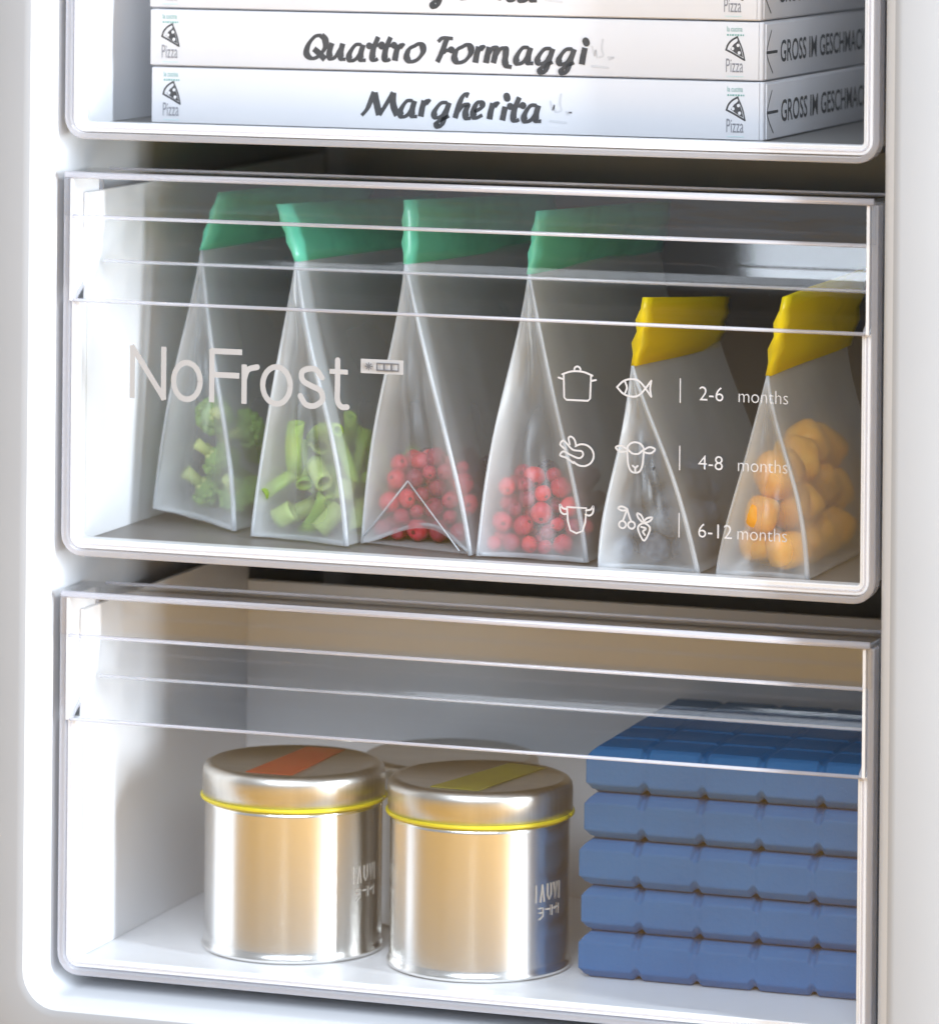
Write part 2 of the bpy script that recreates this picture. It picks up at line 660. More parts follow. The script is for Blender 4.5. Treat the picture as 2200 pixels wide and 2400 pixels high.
def drawer(z0, depth, label, group, back_mat, base_mat):
    zt = z0 + DH
    off = (HX / 2, 0.0, z0)
    t = thing('freezer_drawer', label, 'drawer', off, group)
    # clear front: flat lower sheet that rises into the hollow behind the grip lip
    c = [(0.0, z0 + 0.007), (0.0, zt - 0.0725)]
    curve = [(0.0, zt - 0.0705), (0.003, zt - 0.0680), (0.013, zt - 0.0620), (0.0245, zt - 0.0547), (0.0300, zt - 0.0470), (0.0322, zt - 0.0400)]
    cc = [tuple(p) for p in catmull(curve, 4)] + [(0.0322 + 0.0132 * math.tan(R(16)), zt - 0.0268), (0.0360, zt - 0.0240), (0.0362, zt - 0.0032)]
    fp = extrude_x('front_panel', offset_profile(c + cc, -0.0022), 0.0068, HX - 0.0068, M['clear'], t, off)
    # lip: top plate and the face one pulls on
    lip = extrude_x('handle_lip', [(0.0385, zt), (0.0, zt), (-0.0012, zt - 0.001), (-0.0012, zt - 0.0235), (0.0012, zt - 0.0235),
                                   (0.0012, zt - 0.0028), (0.0385, zt - 0.0028)], 0.001, HX - 0.001, M['lip'], t, off)
    tube('edge_glint_bead', [(0.002, -0.0006, zt - 0.0014), (HX - 0.002, -0.0006, zt - 0.0014)], 0.0019, M['edge'], lip, 8, off)  # edge beads added to draw the bright light lines along the lip
    tube('edge_glint_bead', [(0.012, 0.0375, zt - 0.0004), (HX - 0.002, 0.0375, zt - 0.0004)], 0.0011, M['edge'], lip, 8, off)
    tube('edge_glint_bead', [(0.006, 0.0000, zt - 0.0242), (HX - 0.006, 0.0000, zt - 0.0242)], 0.0011, M['edge'], lip, 8, off)
    tube('crease_glint_bead', [(0.007, 0.0010, zt - 0.0702), (HX - 0.007, 0.0010, zt - 0.0702)], 0.0010, M['edge'], fp, 8, off)  # pale line added for the light caught along the crease
    tube('crease_glint_bead', [(0.012, 0.0300, zt - 0.0508), (HX - 0.007, 0.0300, zt - 0.0508)], 0.0009, M['frame'], fp, 8, off)  # pale line added for the highlight on the hollow's curve
    # clear surround and white rim of the basket behind it
    u_frame('clear_surround', 0.0, 0.0036, 0.0014, 0.012, z0, zt - 0.0032, M['frame'], t, off, 0.012)
    # ends of the grip hollow
    for x in (0.0052, HX - 0.0052):
        v, f = [], []
        outl = [(0.0005, zt - 0.0705)] + [(y, z) for y, z in cc[2:]] + [(0.0005, zt - 0.003)]
        n = len(outl)
        for dx in (-0.0008, 0.0008):
            v += [(x + dx - off[0], y - off[1], z - off[2]) for y, z in outl]
        f = [(i, (i + 1) % n, n + (i + 1) % n, n + i) for i in range(n)] + [tuple(range(n)), tuple(range(2 * n - 1, n - 1, -1))]
        mesh_obj('grip_end', v, f, M['basket'], t)
    for x in (0.0068, HX - 0.0068):
        tube('grip_end_rib', [(x, y + 0.0012, z) for y, z in cc], 0.0013, M['frame'], t, 6, off)
    rim = u_frame('basket_rim', 0.0038, 0.0091, 0.0045, 0.014, z0 + 0.0002, zt - 0.0705, M['basket'], t, off, 0.011)
    u_frame('rim_groove', 0.0056, 0.0066, 0.0036, 0.0044, z0 + 0.0002, zt - 0.072, M['frame'], rim, off, 0.011)
    bx0, bx1 = 0.0066, HX - 0.0066
    box('side_panel', (bx0, bx0 + 0.0024, 0.0145, depth, z0 + 0.0074, zt - 0.012), M['basket'], t, 0.0, off)
    box('side_panel', (bx1 - 0.0024, bx1, 0.0145, depth, z0 + 0.0074, zt - 0.012), M['basket'], t, 0.0, off)
    # the sides carry on forward under the grip lip only where the hollow leaves room
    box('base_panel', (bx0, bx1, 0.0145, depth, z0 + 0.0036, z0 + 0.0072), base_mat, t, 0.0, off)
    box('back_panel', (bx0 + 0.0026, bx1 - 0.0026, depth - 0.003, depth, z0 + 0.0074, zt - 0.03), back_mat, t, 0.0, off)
    # runners under the top edge outside the basket
    for s, x0 in ((-1, -0.0005), (1, bx1 + 0.0003)):
        box('runner', (x0 if s > 0 else 0.0020, (x0 + 0.0042) if s > 0 else 0.0063, 0.05, depth - 0.01, zt - 0.032, zt - 0.026),
            M['basket'], t, 0.0008, off)
    return t


Z_TOP, Z_MID, Z_BOT = 0.5788, 0.3499, 0.1198
G_D = 'clear fronted drawers stacked in the freezer'
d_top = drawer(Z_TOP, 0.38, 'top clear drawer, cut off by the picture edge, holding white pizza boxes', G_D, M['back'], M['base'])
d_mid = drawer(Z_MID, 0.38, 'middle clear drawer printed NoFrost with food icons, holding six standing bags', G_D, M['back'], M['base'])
d_bot = drawer(Z_BOT, 0.26, 'bottom clear drawer without print, holding metal tins and blue ice packs', G_D, M['basket'], M['basket'])

# printing on the middle drawer
PX, PZ = HX / 2, Z_MID


def on_panel(a, b, l):
    return (a - PX, -0.0004 - l, b - PZ)


def on_panel_t(x, z):
    return lambda a, b, l: (x + a - PX, -0.0004 - l, z + b - PZ)


# NoFrost, in plain thin strokes
pr = Print()
w = 0.0031
CH = 0.0268
bz = 0.4393
x = 0.0425
pr.seg([(x, bz), (x, bz + CH)], w)
pr.seg([(x, bz + CH), (x + 0.0185, bz)], w)
pr.seg([(x + 0.0185, bz), (x + 0.0185, bz + CH)], w)
pr.ellipse(0.0747, bz + 0.0098, 0.0078, 0.0100, w)
x = 0.0893
pr.seg([(x, bz), (x, bz + CH)], w)
pr.seg([(x, bz + CH), (x + 0.0165, bz + CH)], w)
pr.seg([(x, bz + 0.0140), (x + 0.0150, bz + 0.0140)], w)
x = 0.1082
pr.seg([(x, bz), (x, bz + 0.0192)], w)
pr.stroke([(x, bz + 0.0125), (x + 0.0022, bz + 0.0175), (x + 0.0075, bz + 0.0192)], w)
pr.ellipse(0.1270, bz + 0.0098, 0.0080, 0.0100, w)
pr.stroke([(0.1532, bz + 0.0152), (0.1500, bz + 0.0192), (0.1460, bz + 0.0197), (0.1418, bz + 0.0178), (0.1422, bz + 0.0132),
           (0.1470, bz + 0.0105), (0.1525, bz + 0.0080), (0.1535, bz + 0.0032), (0.1490, bz - 0.0002), (0.1440, bz + 0.0004),
           (0.1408, bz + 0.0048)], w)
pr.stroke([(0.1622, bz + 0.0250), (0.1622, bz + 0.012), (0.1623, bz + 0.0035), (0.1645, bz + 0.0), (0.1678, bz + 0.0)], w)
pr.seg([(0.1585, bz + 0.0188), (0.1672, bz + 0.0188)], w * 0.85)
pr.build('printed_lettering', M['print'], d_mid, on_panel)
# badge with star and rounded cells
pr = Print()
pr.poly([(0.1754, 0.4580), (0.1998, 0.4580), (0.1998, 0.4657), (0.1754, 0.4657)])
bd = pr.build('printed_badge', M['print'], d_mid, on_panel)
pr = Print()
for k in range(4):
    a = math.pi * k / 4
    pr.line([(0.1802 - 0.0019 * math.cos(a), 0.46185 - 0.0019 * math.sin(a)), (0.1802 + 0.0019 * math.cos(a), 0.46185 + 0.0019 * math.sin(a))], 0.0006)
for cx in (0.1868, 0.1910, 0.1952):
    pr.stroke([(cx - 0.0019, 0.4600), (cx + 0.0019, 0.4600), (cx + 0.0019, 0.4637), (cx - 0.0019, 0.4637), (cx - 0.0019, 0.4600)], 0.0009, smooth=False)
pr.build('badge_mark', M['print_dark'], bd, lambda a, b, l: (a - PX, -0.0010 - l, b - PZ))

iw = 0.00100


def icon(fn):
    p = Print()
    fn(p)
    p.build('printed_icon', M['icon'], d_mid, on_panel)


def i_pot(p):
    x, z = 0.2975, 0.4566
    p.stroke([(x - 0.0076, z + 0.0062), (x - 0.0072, z - 0.0064), (x - 0.0060, z - 0.0076), (x + 0.0060, z - 0.0076), (x + 0.0072, z - 0.0064), (x + 0.0076, z + 0.0062)], iw, False)
    p.stroke([(x - 0.0084, z + 0.0058), (x - 0.004, z + 0.0074), (x, z + 0.0078), (x + 0.004, z + 0.0074), (x + 0.0084, z + 0.0058)], iw)
    p.ellipse(x, z + 0.0086, 0.0017, 0.0017, iw, 0, math.pi)
    p.line([(x - 0.0104, z + 0.0040), (x - 0.0077, z + 0.0032)], iw)
    p.line([(x + 0.0104, z + 0.0036), (x + 0.0077, z + 0.0030)], iw)


def i_fish(p):
    x, z = 0.3290, 0.4570
    p.stroke([(x - 0.0095, z), (x - 0.0055, z + 0.0036), (x, z + 0.0046), (x + 0.0040, z + 0.0026), (x + 0.0094, z - 0.0042)], iw)
    p.stroke([(x - 0.0095, z), (x - 0.0055, z - 0.0036), (x, z - 0.0046), (x + 0.0040, z - 0.0026), (x + 0.0094, z + 0.0042)], iw)
    p.stroke([(x + 0.0094, z + 0.0042), (x + 0.0088, z), (x + 0.0094, z - 0.0042)], iw)
    p.stroke([(x - 0.0052, z + 0.0034), (x - 0.0040, z), (x - 0.0052, z - 0.0034)], iw)


def i_bird(p):
    x, z = 0.2982, 0.4206
    p.ellipse(x + 0.0026, z - 0.0005, 0.0062, 0.0058, iw, R(-140), R(130))
    p.stroke([(x - 0.0024, z - 0.0050), (x - 0.0060, z - 0.0025), (x - 0.0098, z - 0.0012), (x - 0.0080, z + 0.0010), (x - 0.0045, z - 0.0005),
              (x + 0.0005, z - 0.0022), (x + 0.0028, z - 0.0006), (x + 0.0020, z + 0.0016), (x - 0.0030, z + 0.0022), (x - 0.0078, z + 0.0066), (x - 0.0098, z + 0.0046), (x - 0.0068, z + 0.0020)], iw)
    p.stroke([(x - 0.0046, z + 0.0048), (x - 0.0052, z + 0.0082), (x - 0.0038, z + 0.0090), (x - 0.0020, z + 0.0076), (x - 0.0010, z + 0.0046)], iw)


def i_sheep(p):
    x, z = 0.3300, 0.4210
    p.stroke([(x - 0.0046, z + 0.0040), (x - 0.0040, z - 0.0040), (x - 0.0024, z - 0.0078), (x, z - 0.0086), (x + 0.0024, z - 0.0078), (x + 0.0040, z - 0.0040), (x + 0.0046, z + 0.0040)], iw)
    p.ellipse(x, z + 0.0034, 0.0046, 0.0040, iw, 0, math.pi)
    p.stroke([(x - 0.0044, z + 0.0036), (x - 0.0020, z + 0.0016), (x, z + 0.0012), (x + 0.0020, z + 0.0016), (x + 0.0044, z + 0.0036)], iw)
    for s in (-1, 1):
        p.stroke([(x + s * 0.0046, z + 0.0036), (x + s * 0.0078, z + 0.0052), (x + s * 0.0108, z + 0.0042), (x + s * 0.0084, z + 0.0020), (x + s * 0.0046, z + 0.0024)], iw)
    p.line([(x - 0.0014, z - 0.0050), (x, z - 0.0062)], iw)
    p.line([(x + 0.0014, z - 0.0050), (x, z - 0.0062)], iw)
    p.line([(x, z - 0.0062), (x, z - 0.0078)], iw)


def i_cow(p):
    x, z = 0.2978, 0.3866
    p.stroke([(x - 0.0054, z + 0.0056), (x + 0.0054, z + 0.0056), (x + 0.0048, z - 0.0020), (x + 0.0034, z - 0.0066), (x, z - 0.0080), (x - 0.0034, z - 0.0066), (x - 0.0048, z - 0.0020), (x - 0.0054, z + 0.0056)], iw, False)
    for s in (-1, 1):
        p.stroke([(x + s * 0.0052, z + 0.0044), (x + s * 0.0078, z + 0.0050), (x + s * 0.0092, z + 0.0068), (x + s * 0.0090, z + 0.0034), (x + s * 0.0072, z + 0.0018), (x + s * 0.0050, z + 0.0022)], iw)


def i_fruit(p):
    x, z = 0.3300, 0.3862
    p.ellipse(x - 0.0068, z - 0.0016, 0.0019, 0.0019, iw)
    p.ellipse(x - 0.0018, z - 0.0016, 0.0019, 0.0019, iw)
    p.stroke([(x - 0.0066, z + 0.0004), (x - 0.0050, z + 0.0046), (x - 0.0042, z + 0.0068)], iw)
    p.stroke([(x - 0.0020, z + 0.0004), (x - 0.0034, z + 0.0040), (x - 0.0042, z + 0.0068)], iw)
    p.stroke([(x - 0.0042, z + 0.0066), (x - 0.0072, z + 0.0080), (x - 0.0092, z + 0.0070), (x - 0.0070, z + 0.0058), (x - 0.0042, z + 0.0066)], iw)
    p.stroke([(x + 0.0050, z - 0.0002), (x + 0.0020, z - 0.0020), (x + 0.0024, z - 0.0052), (x + 0.0052, z - 0.0094), (x + 0.0078, z - 0.0052), (x + 0.0082, z - 0.0020), (x + 0.0050, z - 0.0002)], iw)
    p.stroke([(x + 0.0036, z - 0.0022), (x + 0.0062, z - 0.0030), (x + 0.0046, z - 0.0046), (x + 0.0056, z - 0.0064)], iw)
    p.stroke([(x + 0.0050, z), (x + 0.0020, z + 0.0024), (x + 0.0014, z + 0.0048), (x + 0.0038, z + 0.0036), (x + 0.0050, z)], iw)
    p.stroke([(x + 0.0050, z), (x + 0.0066, z + 0.0024), (x + 0.0096, z + 0.0030), (x + 0.0082, z + 0.0010), (x + 0.0050, z)], iw)


for fn in (i_pot, i_fish, i_bird, i_sheep, i_cow, i_fruit):
    icon(fn)
for zc in (0.4567, 0.4213, 0.3860):
    p = Print()
    p.line([(0.3543, zc - 0.0062), (0.3543, zc + 0.0062)], 0.0006)
    p.build('printed_bar', M['icon'], d_mid, on_panel)
for zc, a, xm in ((0.4561, '2-6', 0.3855), (0.4200, '4-8', 0.3855), (0.3842, '6-12', 0.3855)):
    text_obj('printed_lettering', a, 0.0108, 0.98, on_panel_t(0.3643, zc - 0.0040), M['icon'], d_mid, -0.00008)
    text_obj('printed_lettering', 'months', 0.0102, 0.90, on_panel_t(xm, zc - 0.0040), M['icon'], d_mid, -0.00014)

# ------------------------------------------------------------------ pizza boxes
TA = (0.00010070972, 9.1632966e-07, 0.12293668)
TB = (2.5391413e-06, -9.5128741e-05, 0.64167591)
a_ = lambda x, y: [[(x + 70, y), (x + 34, y + 3), (x, y + 55), (x + 6, y + 90), (x + 38, y + 82), (x + 76, y + 28)],
                   [(x + 80, y), (x + 66, y + 52), (x + 68, y + 86), (x + 95, y + 90)]]
g_ = lambda x, y: [[(x + 75, y), (x + 36, y + 5), (x, y + 55), (x + 10, y + 85), (x + 44, y + 75), (x + 80, y + 20)],
                   [(x + 85, y), (x + 62, y + 70), (x + 43, y + 125), (x + 22, y + 138), (x + 14, y + 116), (x + 46, y + 95), (x + 84, y + 76)]]
r_ = lambda x, y: [[(x + 20, y), (x + 8, y + 46), (x, y + 92)], [(x + 12, y + 36), (x + 33, y + 2), (x + 50, y + 14)]]
o_ = lambda x, y: [[(x + 45, y + 12), (x + 15, y + 30), (x, y + 75), (x + 22, y + 102), (x + 62, y + 90), (x + 92, y + 50), (x + 92, y + 15), (x + 70, y), (x + 43, y + 14)]]
t_ = lambda x, y: [[(x + 52, y), (x + 24, y + 70), (x + 18, y + 120), (x + 32, y + 134), (x + 50, y + 126)], [(x, y + 52), (x + 72, y + 47)]]
QUATTRO = ([[(130, 50), (90, 58), (52, 105), (42, 158), (75, 184), (115, 168), (150, 120), (150, 76), (128, 50)], [(84, 128), (112, 152), (150, 190)],
            [(190, 95), (174, 150), (182, 184), (208, 176), (238, 130)], [(252, 98), (240, 150), (244, 184), (268, 190)]]
           + a_(290, 105) + t_(405, 60) + t_(476, 62) + r_(552, 106) + o_(620, 101)
           + [[(850, 74), (825, 140), (796, 206)], [(800, 90), (828, 68), (885, 72)], [(830, 141), (876, 136)]]
           + o_(893, 107) + r_(1012, 118)
           + [[(1092, 120), (1080, 170), (1072, 212)], [(1083, 166), (1110, 126), (1130, 132), (1122, 180), (1114, 212)],
              [(1124, 176), (1154, 132), (1182, 130), (1184, 165), (1180, 200), (1190, 226), (1218, 236)]]
           + a_(1245, 124) + g_(1365, 130) + g_(1485, 133)
           + [[(1630, 126), (1620, 172), (1612, 220)], [(1634, 88), (1638, 98)]])
MARGH = ([[(360, 512), (395, 468), (432, 376)], [(434, 380), (446, 440), (462, 510)], [(462, 510), (500, 450), (542, 378)], [(542, 380), (542, 450), (566, 512)]]
         + a_(585, 427) + r_(700, 426) + g_(778, 437)
         + [[(974, 398), (952, 390), (926, 430), (896, 526)], [(904, 502), (942, 454), (966, 452), (956, 492), (962, 524), (986, 526)]]
         + [[(1006, 490), (1046, 466), (1048, 440), (1022, 438), (1000, 490), (1012, 524), (1052, 508)]]
         + r_(1092, 440) + [[(1182, 460), (1173, 500), (1165, 538)], [(1190, 400), (1193, 412)]] + t_(1210, 406) + a_(1290, 452))
LEAF = [[(0, 40), (14, 90), (20, 60), (28, 100)], [(60, 0), (54, 50), (62, 90), (40, 100)], [(90, 100), (120, 102), (96, 112)], [(0, 150), (90, 160)]]

BOXW, BOXH, BOXD = 0.3515, 0.0314, 0.325
BOXZ0 = Z_TOP + 0.0074


def pizza_box(idx, x0, yaw, title, strokes, tz, tx, label):
    z0 = BOXZ0 + idx * (BOXH + 0.0006)
    y0 = 0.040
    off = (x0 + BOXW / 2, y0, z0)
    t = thing('pizza_box', label, 'box', off, 'white pizza boxes stacked in the top drawer')
    t.rotation_euler = (0, 0, R(yaw))
    hw = BOXW / 2
    box('carton', (-hw, hw, 0.0012, BOXD, 0.0, BOXH), M['card'], t, 0.0012)
    box('front_flap', (-hw + 0.0003, hw - 0.0022, 0.0, 0.0010, 0.0006, BOXH - 0.0003), M['card'], t, 0.0003)
    box('side_flap', (hw + 0.0001, hw + 0.0009, 0.0042, BOXD - 0.004, 0.0008, BOXH - 0.0012), M['card'], t, 0.0003)
    p = Print()
    for s in strokes:
        P = []
        for X, Y in s:
            P.append((TA[0] * X + TA[1] * Y + TA[2] + tx - off[0], TB[0] * X + TB[1] * Y + TB[2] + tz - off[2]))
        p.stroke(P, 0.0040, cap=len(P) < 3, nib=R(22))
    fr = lambda a, b, l: (a, -0.0001 - l, b)
    p.build('printed_title', M['ink'], t, fr)
    p = Print()
    ex = 1670 if title == 'Quattro' else 1440
    ey = 80 if title == 'Quattro' else 390
    for s in LEAF:
        p.stroke([(TA[0] * (X + ex) + TA[2] + tx - off[0], TB[0] * (X + ex) + TB[1] * (Y + ey) + TB[2] + tz - off[2]) for X, Y in s], 0.0012)
    p.build('printed_leaf', M['faint'], t, fr)
    for lx in (-hw + 0.0068, hw - 0.0205):
        lz = 0.0045
        p = Print()
        q = lambda X, Y: (lx + X * 0.0112, lz + Y * 0.0235)
        # slice of pizza
        p.stroke([q(0.03, 0.50), q(0.12, 0.62), q(0.30, 0.72), q(0.58, 0.80)], 0.0010)
        p.stroke([q(0.58, 0.79), q(0.76, 0.60), q(0.86, 0.46), q(0.94, 0.28)], 0.0008)
        p.stroke([q(0.10, 0.49), q(0.40, 0.42), q(0.94, 0.28)], 0.0010)
        p.stroke([q(0.30, 0.55), q(0.52, 0.64), q(0.62, 0.72)], 0.0005)
        p.poly([q(0.24, 0.52), q(0.40, 0.63), q(0.62, 0.71), q(0.78, 0.50), q(0.86, 0.34), q(0.50, 0.43)])
        lg = p.build('printed_logo', M['ink'], t, fr)
        for X, Y in ((0.36, 0.535), (0.62, 0.61), (0.68, 0.44)):
            d = Print()
            d.poly([q(X + 0.075 * math.cos(k * math.tau / 10), Y + 0.040 * math.sin(k * math.tau / 10)) for k in range(10)])
            d.build('logo_dot', M['card'], lg, lambda a, b, l: (a, -0.0004, b))
        text_obj('logo_writing', 'Pizza', 0.0106, 0.47, lambda a, b, l, lx=lx, lz=lz: (lx + a, -0.0003, lz + b), M['greyink'], lg)
        text_obj('logo_writing', 'la cucina', 0.0042, 0.60, lambda a, b, l, lx=lx, lz=lz: (lx + 0.0006 + a, -0.0003, lz + 0.0217 + b), M['teal'], lg)
        p = Print()
        xs = lx + 0.0008
        for wd in (0.0012, 0.0009, 0.0014, 0.0010, 0.0013, 0.0011, 0.0008):
            p.stroke([(xs, lz + 0.0198), (xs + wd * 0.8, lz + 0.0198)], 0.0009, False, False)
            xs += wd + 0.0003
        p.build('logo_writing', M['teal'], lg, lambda a, b, l: (a, -0.0003 - l, b))
        p = Print()
        p.stroke([(lx + 0.0008, lz - 0.0022), (lx + 0.0102, lz - 0.0022)], 0.0005, False, False)
        p.build('logo_line', M['paleteal'], lg, lambda a, b, l: (a, -0.0003 - l, b))
    # slogan and arrow on the right side
    sd = lambda a, b, l: (hw + 0.0010 + l, a, b)
    p = Print()
    p.line([(0.0045, 0.0150), (0.0255, 0.0150)], 0.0016)
    p.stroke([(0.0135, 0.0265), (0.0075, 0.0200), (0.0045, 0.0150), (0.0085, 0.0100), (0.0165, 0.0040)], 0.0011)
    p.build('printed_arrow', M['ink'], t, sd)
    text_obj('printed_slogan', 'GROSS IM GESCHMACK', 0.0165, 1.07, lambda a, b, l: (hw + 0.0011, 0.0315 + a, 0.0092 + b), M['ink'], t, 0.0002)
    return t


pizza_box(0, 0.0352, 0.0, 'Margherita', MARGH, 0.0, 0.0, 'lowest white pizza box, titled Margherita, resting on the drawer base')
pizza_box(1, 0.0345, 0.25, 'Quattro', QUATTRO, 0.0, 0.0, 'middle white pizza box titled Quattro Formaggi')
pizza_box(2, 0.0335, -0.15, 'Margherita', MARGH, 2 * (BOXH + 0.0006) + 0.001, -0.0030, 'topmost white pizza box, its title cut off by the picture edge')

# ------------------------------------------------------------------ tins
TZ = Z_BOT + 0.0074


def tin(cx, cy, rot, label, lab, writing=True):
    t = thing('storage_tin', label, 'tin', (cx, cy, TZ), 'round metal tins in the bottom drawer')
    t.rotation_euler = (0, 0, R(rot))
    r = 0.0500
    lathe('tin_body', [(0, 0.0012), (r - 0.003, 0.0012), (r - 0.001, 0.0), (r + 0.0008, 0.0006), (r + 0.0010, 0.0022), (r + 0.0002, 0.0036), (r - 0.0004, 0.006),
                       (r - 0.0004, 0.0800), (r - 0.0006, 0.0825), (r - 0.002, 0.0830), (0, 0.083)], M['tin'], t)
    zl = 0.0842
    ld = lathe('lid', [(0, zl), (r, zl), (r + 0.0010, zl + 0.0006), (r + 0.0010, zl + 0.0130), (r + 0.0006, zl + 0.0154), (r - 0.0008, zl + 0.0174), (r - 0.0030, zl + 0.0184),
                       (r - 0.0048, zl + 0.0184), (r - 0.0058, zl + 0.0178), (0, zl + 0.0178)], M['tinlid'], t)
    tube('seal_ring', [((r + 0.0010) * math.cos(a), (r + 0.0010) * math.sin(a), zl - 0.0002) for a in [i * math.tau / 64 for i in range(65)]], 0.0012, M['ring'], t, 8)
    if lab:
        zt = zl + 0.0180
        if lab == 'red':
            pts = [(-0.0175, -0.038), (0.0095, -0.041), (0.0190, 0.040), (-0.0040, 0.043)]
        else:
            pts = [(-0.0160, -0.038), (0.0120, -0.040), (0.0260, 0.036), (0.0030, 0.042)]
        v = [(x, y, zt) for x, y in pts] + [(x, y, zt + 0.0003) for x, y in pts]
        f = [(0, 1, 2, 3), (4, 5, 6, 7), (0, 1, 5, 4), (1, 2, 6, 5), (2, 3, 7, 6), (3, 0, 4, 7)]
        mesh_obj('paper_label', v, f, M['redlabel' if lab == 'red' else 'olivelabel'], ld)
    if writing:
        # two short lines of tall thin white marks wrapped on the wall, on the right
        p = Print()
        sk = [[(0, 0), (0, 9)], [(3.2, 0), (4.6, 9)], [(4.6, 9), (6.0, 0)], [(8.6, 9), (8.6, 3), (10, 0.4), (11.6, 3), (11.6, 9)],
              [(14, 9), (15.4, 0), (17, 9)], [(19.4, 0), (19.4, 9)],
              [(2, -3.5), (5, -3.5), (5, -8), (2.4, -9.5)], [(2.4, -6), (4.6, -6)], [(7.5, -4.6), (10, -4.6)], [(12, -3.0), (12, -8)],
              [(14, -5), (16.5, -4.2)], [(18, -3), (18, -8)]]
        for s in sk:
            p.stroke([(a * 0.001, b * 0.001) for a, b in s], 0.00085, smooth=False)

        def wrap(a, b, l):
            th = R(-33.0) + a / r
            rr = r - 0.0004 + 0.00025 + l
            return (rr * math.cos(th), rr * math.sin(th), 0.0415 + b)
        p.build('wall_writing', M['emboss'], t, wrap)
    return t


tin(0.1065, 0.0845, 6, 'left metal tin with a red paper strip on its lid', 'red')
tin(0.2175, 0.0815, 0, 'right metal tin with an olive strip on its lid, next to the blue ice packs', 'olive')
t3 = tin(0.1630, 0.1880, 25, 'metal tin mostly hidden behind and between the two front tins', None, False)
t3.scale = (1, 1, 0.90)

# ------------------------------------------------------------------ ice packs
PW, PD, PH, CELL = 0.1640, 0.168, 0.0248, 0.0328


def ice_mesh():
    def axis(length):
        xs, g, e = [], [], []
        n = int(round(length / CELL))
        c = length / n
        for i in range(n):
            a = i * c
            first, last = i == 0, i == n - 1
            if first:
                xs += [0.0, 0.0035, 0.0058]
                g += [0, 0, 0]
                e += [1.0, 0.30, 0.0]
            xs += [a + c * 0.5]
            g += [-0.06]
            e += [0.0]
            if last:
                xs += [length - 0.0058, length - 0.0035, length]
                g += [0, 0, 0]
                e += [0.0, 0.30, 1.0]
            else:
                xs += [a + c - 0.0028, a + c - 0.0008, a + c + 0.0008, a + c + 0.0028]
                g += [0, 1.0, 1.0, 0]
                e += [0, 0, 0, 0]
        return xs, g, e
    xs, gx, ex = axis(PW)
    ys, gy, ey = axis(PD)
    nx, ny = len(xs), len(ys)
    v = []
    H = PH / 2
    for s in (1, -1):
        for j in range(ny):
            for i in range(nx):
                gd = 0.0026 if (j < 3 or i < 3) else 0.0011
                h = H - gd * max(gx[i], gy[j], 0) - 0.0050 * max(ex[i], ey[j]) + 0.0004 * max(0, -min(gx[i], gy[j]) * 8)
                h = min(h, H)
                x, y = xs[i], ys[j]
                # side walls dip a touch at the grooves
                if j == 0 and gx[i] > 0.5:
                    y += 0.0002
                if i == 0 and gy[j] > 0.5:
                    x += 0.0004
                v.append((x, y, H + s * h))
    N = nx * ny
    f = []
    for j in range(ny - 1):
        for i in range(nx - 1):
            a = j * nx + i
            f.append((a, a + 1, a + nx + 1, a + nx))
            f.append((N + a, N + a + nx, N + a + nx + 1, N + a + 1))
    loop = [i for i in range(nx)] + [j * nx + nx - 1 for j in range(1, ny)] + [(ny - 1) * nx + i for i in range(nx - 2, -1, -1)] + [j * nx for j in range(ny - 2, 0, -1)]
    for a, b in zip(loop, loop[1:] + loop[:1]):
        f.append((a, b, N + b, N + a))
    return v, f


iv, if_ = ice_mesh()
names = ['lowest of the five stacked blue ice packs, on the drawer base', 'second blue ice pack from the bottom of the stack', 'third blue ice pack, middle of the stack of five',
         'fourth blue ice pack, just below the topmost one', 'topmost blue ice pack, its groove pattern seen from above']
first = None
for k in range(5):
    if first is None:
        o = mesh_obj('ice_pack', iv, if_, M['blue'], None, False, 0.0008, 2)
        first = o
    else:
        o = first.copy()
        COL.objects.link(o)
    o.location = (0.2795 + [0.0, 0.0010, 0.0002, 0.0024, 0.0030][k], 0.0660 + [0, 0.0012, -0.0008, 0.0006, 0.0016][k], TZ + k * 0.02515)
    o.rotation_euler = (0, 0, R([0, 0.5, -0.4, 0.3, 0.7][k]))
    tag(o, names[k], 'ice pack', 'blue ice packs stacked in the bottom drawer')

# ------------------------------------------------------------------ freezer bags
BZ = Z_MID + 0.0074
rng = random.Random(5)


def weld(o, values):
    """how close each point lies to a welded edge, where the film is doubled and milkier"""
    a = o.data.attributes.new('weld', 'FLOAT', 'POINT')
    a.data.foreach_set('value', values)


def lerp(a, b, t):
    return a + (b - a) * t


